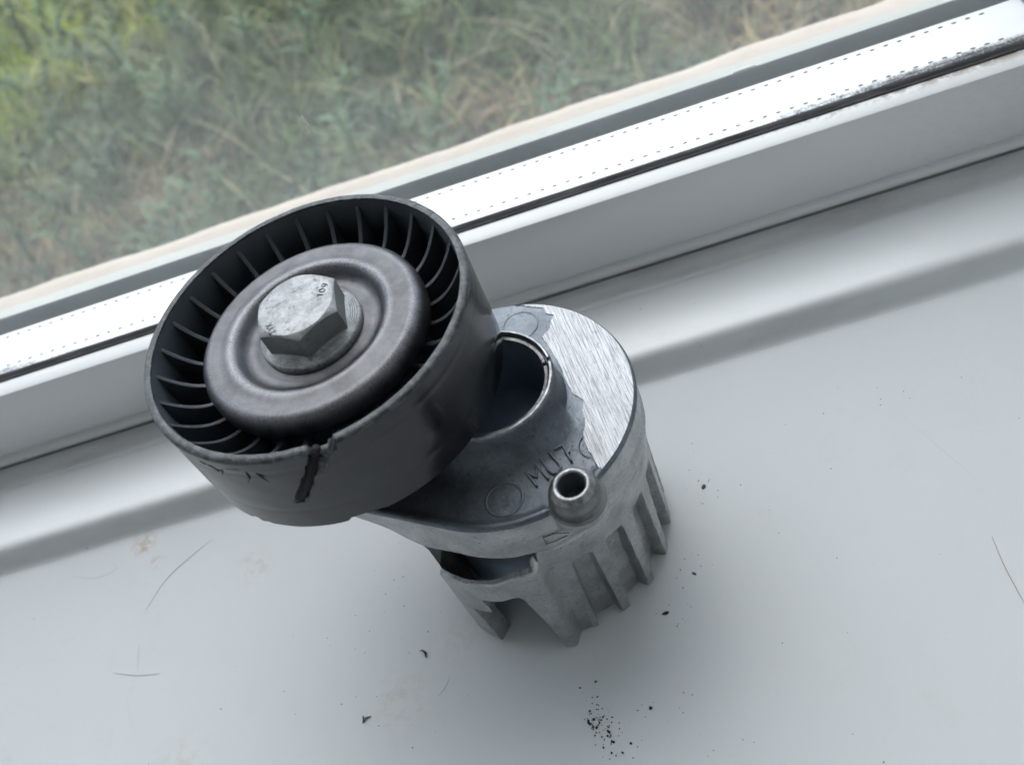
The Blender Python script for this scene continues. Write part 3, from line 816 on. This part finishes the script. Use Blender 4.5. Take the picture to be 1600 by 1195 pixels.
# --- housing
LA, LB = -142.0, -92.0
CUT = [(-131.8, 16.6), (-126, 18.2), (-121.5, 19.0), (-120.4, 19.8), (-120.6, 22), (-122.2, 24.4), (-121.2, 25.6), (-117, 26.0), (-111.8, 26.9), (-107, 28.6), (-104.2, 29.0), (-102.6, 27.6), (-101.4, 23.5), (-99.3, 15.6), (-97.8, 8), (-97.0, 3), (-96.5, -2), (-127.0, -2), (-128.2, 6), (-129.8, 12)]
def inpoly(x, y, P_):
    r = False; n = len(P_)
    for i in range(n):
        x0, y0 = P_[i]; x1, y1 = P_[(i+1) % n]
        if (y0 > y) != (y1 > y) and x < (x1-x0)*(y-y0)/(y1-y0)+x0: r = not r
    return r
def nearpoly(x, y, P_, kx=.56):
    best = None; n = len(P_)
    for i in range(n):
        x0, y0 = P_[i]; x1, y1 = P_[(i+1) % n]
        dx, dy = (x1-x0)*kx, y1-y0; L = dx*dx+dy*dy
        t = max(0, min(1, (((x-x0)*kx)*dx+(y-y0)*dy)/L))
        qx, qy = x0+(x1-x0)*t, y0+(y1-y0)*t
        d = math.hypot((x-qx)*kx, y-qy)
        if best is None or d < best[0]: best = (d, qx, qy)
    return best
def lobetop(a): 
    return float(np.interp(a, [-143, -136, -126, -112, -104, -94], [29.6, 30.6, 32.0, 34.6, 38.0, 39.8]))
def lobe(a): return ss(a, LA-8.5, LA+1.0)*(1-ss(a, -93.2, -88.6))
def houseR(a, z):
    lb = lobe(a)
    base = 28.9-.7*ss(z, 30, 38)
    base = 28.3+.5*ss(z, 33, 38)-(0.5)*ss(z, 40.5, 41.5)
    r = base+3.6*lb
    # recess pockets between the ribs
    k = round((a+74)/18.0); cen = -74+18*k
    if not (-145 < cen < -90):
        hw = 6.6-1.7*(z/32)**1.0
        top = 31.5+.12*k if True else 31
        d = abs(a-cen)
        m_ = (1-ss(d, hw-.9, hw+.4))*(1-ss(z, top-2.6-.0*d, top+.6))
        slopein = 2.7*(1-.35*ss(z, 20, 32))
        r -= slopein*m_
        # ribs swell a little and round off at the foot
        r += .35*(1-m_)*(1-ss(z, 0, 24))*(1-lb)
    # seam between first rib and lobe
    r += .10*nz(math.cos(rad(a))*28, math.sin(rad(a))*28, z, .35)
    return r
def houseRin(a, z): return 25.2+lobe(a)*(2.2+3.2*ss(z, 16, 27))
AS = [-180+.5*i for i in range(720)]; ZS = list(np.linspace(0, 42.0, 113))
def keep(a, z):
    if LA+0.5 < a < -93.6 and z > lobetop(a): return False
    if inpoly(a, z, CUT): return False
    return True
nA, nZ = len(AS), len(ZS)
kp = np.zeros((nA, nZ-1), bool)
for i, a in enumerate(AS):
    for k in range(nZ-1): kp[i, k] = keep(a+.25, (ZS[k]+ZS[k+1])/2)
# drop vertices of the boundary on to the true outline
pos = {}
for i, a in enumerate(AS):
    for k, z in enumerate(ZS):
        aa, zz = a, z
        cs = [kp[(i-1) % nA, k-1] if k > 0 else None, kp[i, k-1] if k > 0 else None, kp[(i-1) % nA, k] if k < nZ-1 else None, kp[i, k] if k < nZ-1 else None]
        cs = [c for c in cs if c is not None]
        if any(cs) and not all(cs):
            d = nearpoly(a, z, CUT)
            if d[0] < .5 and 0 < k: aa, zz = d[1], max(0, d[2])
            elif LA < a < -93 and abs(z-lobetop(a)) < .8: zz = lobetop(a)+.25*nz(a, 0, 0, .10)
        # tongue-shaped feet of the two lobe legs
        pos[i, k] = (aa, zz)
V = []; F = []; idx = {}
def vid(i, k, side):
    key = (i % nA, k, side)
    if key not in idx:
        a, z = pos[i % nA, k]
        r = houseR(a, z) if side == 0 else houseRin(a, z)
        if side == 0:
            if z < 1.2: r -= .55*(1-z/1.2)**2
            lt = lobetop(a)
            if lobe(a) > .5 and lt-z < .5: r -= .35*(1-(lt-z)/.5)
        idx[key] = len(V); V.append((r*math.cos(rad(a)), r*math.sin(rad(a)), z))
    return idx[key]
for i in range(nA):
    for k in range(nZ-1):
        if not kp[i, k]: continue
        F.append((vid(i, k, 0), vid(i+1, k, 0), vid(i+1, k+1, 0), vid(i, k+1, 0)))
        F.append((vid(i, k, 1), vid(i, k+1, 1), vid(i+1, k+1, 1), vid(i+1, k, 1)))
        if k == 0 or not kp[i, k-1]: F.append((vid(i, k, 0), vid(i, k, 1), vid(i+1, k, 1), vid(i+1, k, 0)))
        if k == nZ-2 or not kp[i, k+1]: F.append((vid(i, k+1, 0), vid(i+1, k+1, 0), vid(i+1, k+1, 1), vid(i, k+1, 1)))
        if not kp[(i-1) % nA, k]: F.append((vid(i, k, 0), vid(i, k+1, 0), vid(i, k+1, 1), vid(i, k, 1)))
        if not kp[(i+1) % nA, k]: F.append((vid(i+1, k, 0), vid(i+1, k, 1), vid(i+1, k+1, 1), vid(i+1, k+1, 0)))
mesh_obj('housing', V, F, 'cast', root, autos=42)
V, F = lathe([(24.6, 41.8), (24.2, 40), (24.0, 12), (23.0, 10.5), (21, 10)], 120)
mesh_obj('inner_sleeve', V, F, 'bore', root)
V, F = lathe([(21.05, 10.05), (.01, 10.05)], 64); mesh_obj('spring_floor', V, F, 'bore', root, smooth=False)

# ------------------------------------------------------------------ dirt and hairs on the sill
def crumb_mesh(rx, ry, rz, seed, n=10):
    rr = random.Random(seed); V = []; F = []
    phis = [-.9, -.3, .35, .9]
    for p in phis:
        for k in range(n):
            a = 2*PI*k/n; q = 1+.45*(rr.random()-.5)
            V.append((rx*math.cos(a)*math.cos(p)*q, ry*math.sin(a)*math.cos(p)*q, rz*(math.sin(p)*.8+.78)))
    for i in range(len(phis)-1):
        for k in range(n): F.append((i*n+k, i*n+(k+1) % n, (i+1)*n+(k+1) % n, (i+1)*n+k))
    F.append(tuple(range(n-1, -1, -1))); F.append(tuple((len(phis)-1)*n+k for k in range(n)))
    return V, F
def put(vf, x, y, rot=0, z=0.):
    V, F = vf; c, s = math.cos(rot), math.sin(rot)
    return [(x+v[0]*c-v[1]*s, y+v[0]*s+v[1]*c, v[2]+z) for v in V], F
def single(name, vf, loc, label, cat, mat='crumb'):
    V, F = put(vf, *loc); o = mesh_obj(name, V, F, mat, None, (loc[0], loc[1], 0), loc=(loc[0], loc[1], 0)); tag(o, label, cat, 'dark flakes near the ribbed housing' if cat == 'flake' else None); return o
single('rubber_pellet', crumb_mesh(.42, .40, .33, 3), (11.8, -50.2, .3), 'round black pellet lying alone right of the crumb scatter on the sill', 'pellet')
single('rubber_flake', crumb_mesh(.75, .45, .25, 4), (38.4, 1.1, .8), 'small dark flake on the sill right of the ribbed housing', 'flake')
single('rubber_flake', crumb_mesh(.65, .3, .2, 5), (29.7, -21.5, 2.4), 'thin dark flake near the lower right foot of the housing', 'flake')
single('rubber_flake', crumb_mesh(.85, .4, .3, 6), (20.6, -29.4, 0), 'arched dark flake just below the ribs of the housing', 'flake')
V, F = tube([(-40.4, -22.2, .3), (-39.6, -22.4, .6), (-38.9, -23.2, .5), (-39.0, -24.3, .25)], [.08, .2, .32, .12], 7)
tag(mesh_obj('rubber_curl', V, F, 'crumb'), 'small curled black shaving beside the left foot of the housing', 'shaving', 'black rubber shavings on the sill')
V, F = tube([(-54.0, -35.3, .2), (-55.4, -35.5, .4), (-56.1, -36.3, .3), (-55.9, -35.0, .55), (-56.2, -34.9, .3)], [.08, .22, .28, .2, .08], 7)
tag(mesh_obj('rubber_curl', V, F, 'crumb'), 'hook shaped black shaving near the bottom edge of the photo', 'shaving', 'black rubber shavings on the sill')
parts = []
for i in range(95):
    x = 0.2+random.gauss(0, 2.0); y = -51.2+random.gauss(0, 3.6)
    x += (y+51)*-.35
    s = min(.55, .10+abs(random.gauss(0, .13)))
    parts.append(put(crumb_mesh(s, s*random.uniform(.5, 1), s*.6, i, 6), x, y, random.uniform(0, 6)))
for x, y, sx, sy, n in ((36, 4, 3, 4.5, 16), (27, -20, 3, 4, 12), (22, -30, 3, 2.5, 10), (9, -54, 5, 5, 14), (-40, -20, 20, 14, 24), (-48, -4, 3, 3, 8), (20, -60, 14, 8, 14), (70, -10, 25, 25, 16), (-58, -25, 10, 10, 14), (92, 12, 5, 3, 5), (60, 60, 40, 5, 7)):
    for k in range(n):
        X, Y = random.gauss(x, sx), random.gauss(y, sy)
        if math.hypot(X, Y) < 33 or Y > 64 or 34 < Y < 46: continue
        s = random.uniform(.06, .2); parts.append(put(crumb_mesh(s, s*.8, s*.6, k, 6), X, Y, 0, 7.2 if Y > 46 else 0))
V, F = join(*parts); tag(mesh_obj('black_crumbs', V, F, 'crumb', kind='stuff'), 'scatter of tiny black rubber crumbs on the white sill', 'crumbs')
def hair(pts, r, mat, label):
    P_ = []
    for i in range(len(pts)-1):
        for k in range(8):
            t = k/8; p0 = pts[max(i-1, 0)]; p1 = pts[i]; p2 = pts[i+1]; p3 = pts[min(i+2, len(pts)-1)]
            P_.append(tuple(.5*((2*p1[d])+(-p0[d]+p2[d])*t+(2*p0[d]-5*p1[d]+4*p2[d]-p3[d])*t*t+(-p0[d]+3*p1[d]-3*p2[d]+p3[d])*t**3) for d in (0, 1))+(r+.02,))
    P_.append((pts[-1][0], pts[-1][1], r+.02))
    r = r*.62
    rr = [r*(.35+.65*math.sin(PI*min(1, max(0, (i+1)/(len(P_)+1))))) for i in range(len(P_))]
    V, F = tube(P_, rr, 5); tag(mesh_obj('hair', V, F, mat), label, 'hair', 'stray hairs on the white sill')
hair([(-119.4, 12.0), (-113.8, 20.1), (-106.2, 25.6), (-99.8, 29.4)], .11, 'hair', 'long grey hair lying below the pulley on the left of the sill')
hair([(-127.1, -4.6), (-119.9, -7.3), (-112.9, -8.6)], .10, 'hair', 'short curved hair crossing a straight one at lower left')
hair([(-120.2, 1.7), (-120.1, -2), (-119.8, -6.0)], .06, 'hair', 'short straight faint hair standing on the curved one at lower left')
hair([(-33.3, -30.6), (-35.1, -33.2), (-37.0, -34.8)], .08, 'hair', 'thin dark hair just right of the curled shaving')
hair([(95.5, -31.9), (94.8, -39.4), (94.7, -48.3)], .14, 'hair_red', 'reddish hair at the right edge of the photo')
hair([(-146.3, 31.0), (-137.3, 27.6), (-131.0, 28.8), (-133.5, 32.5)], .05, 'hair', 'very faint bent hair near the tan stain on the left')
# recalculate normals outward
import bmesh
for me in {o.data for o in COL.objects if o.type == 'MESH' and o.name.split('.')[0] in ('pulley', 'arm', 'dust_cap', 'flange_bolt', 'hex_head', 'housing', 'spigot', 'web', 'window_sill', 'pulley_boss', 'inner_sleeve')}:
    bm = bmesh.new(); bm.from_mesh(me); bmesh.ops.recalc_face_normals(bm, faces=bm.faces[:]); bm.to_mesh(me); bm.free()
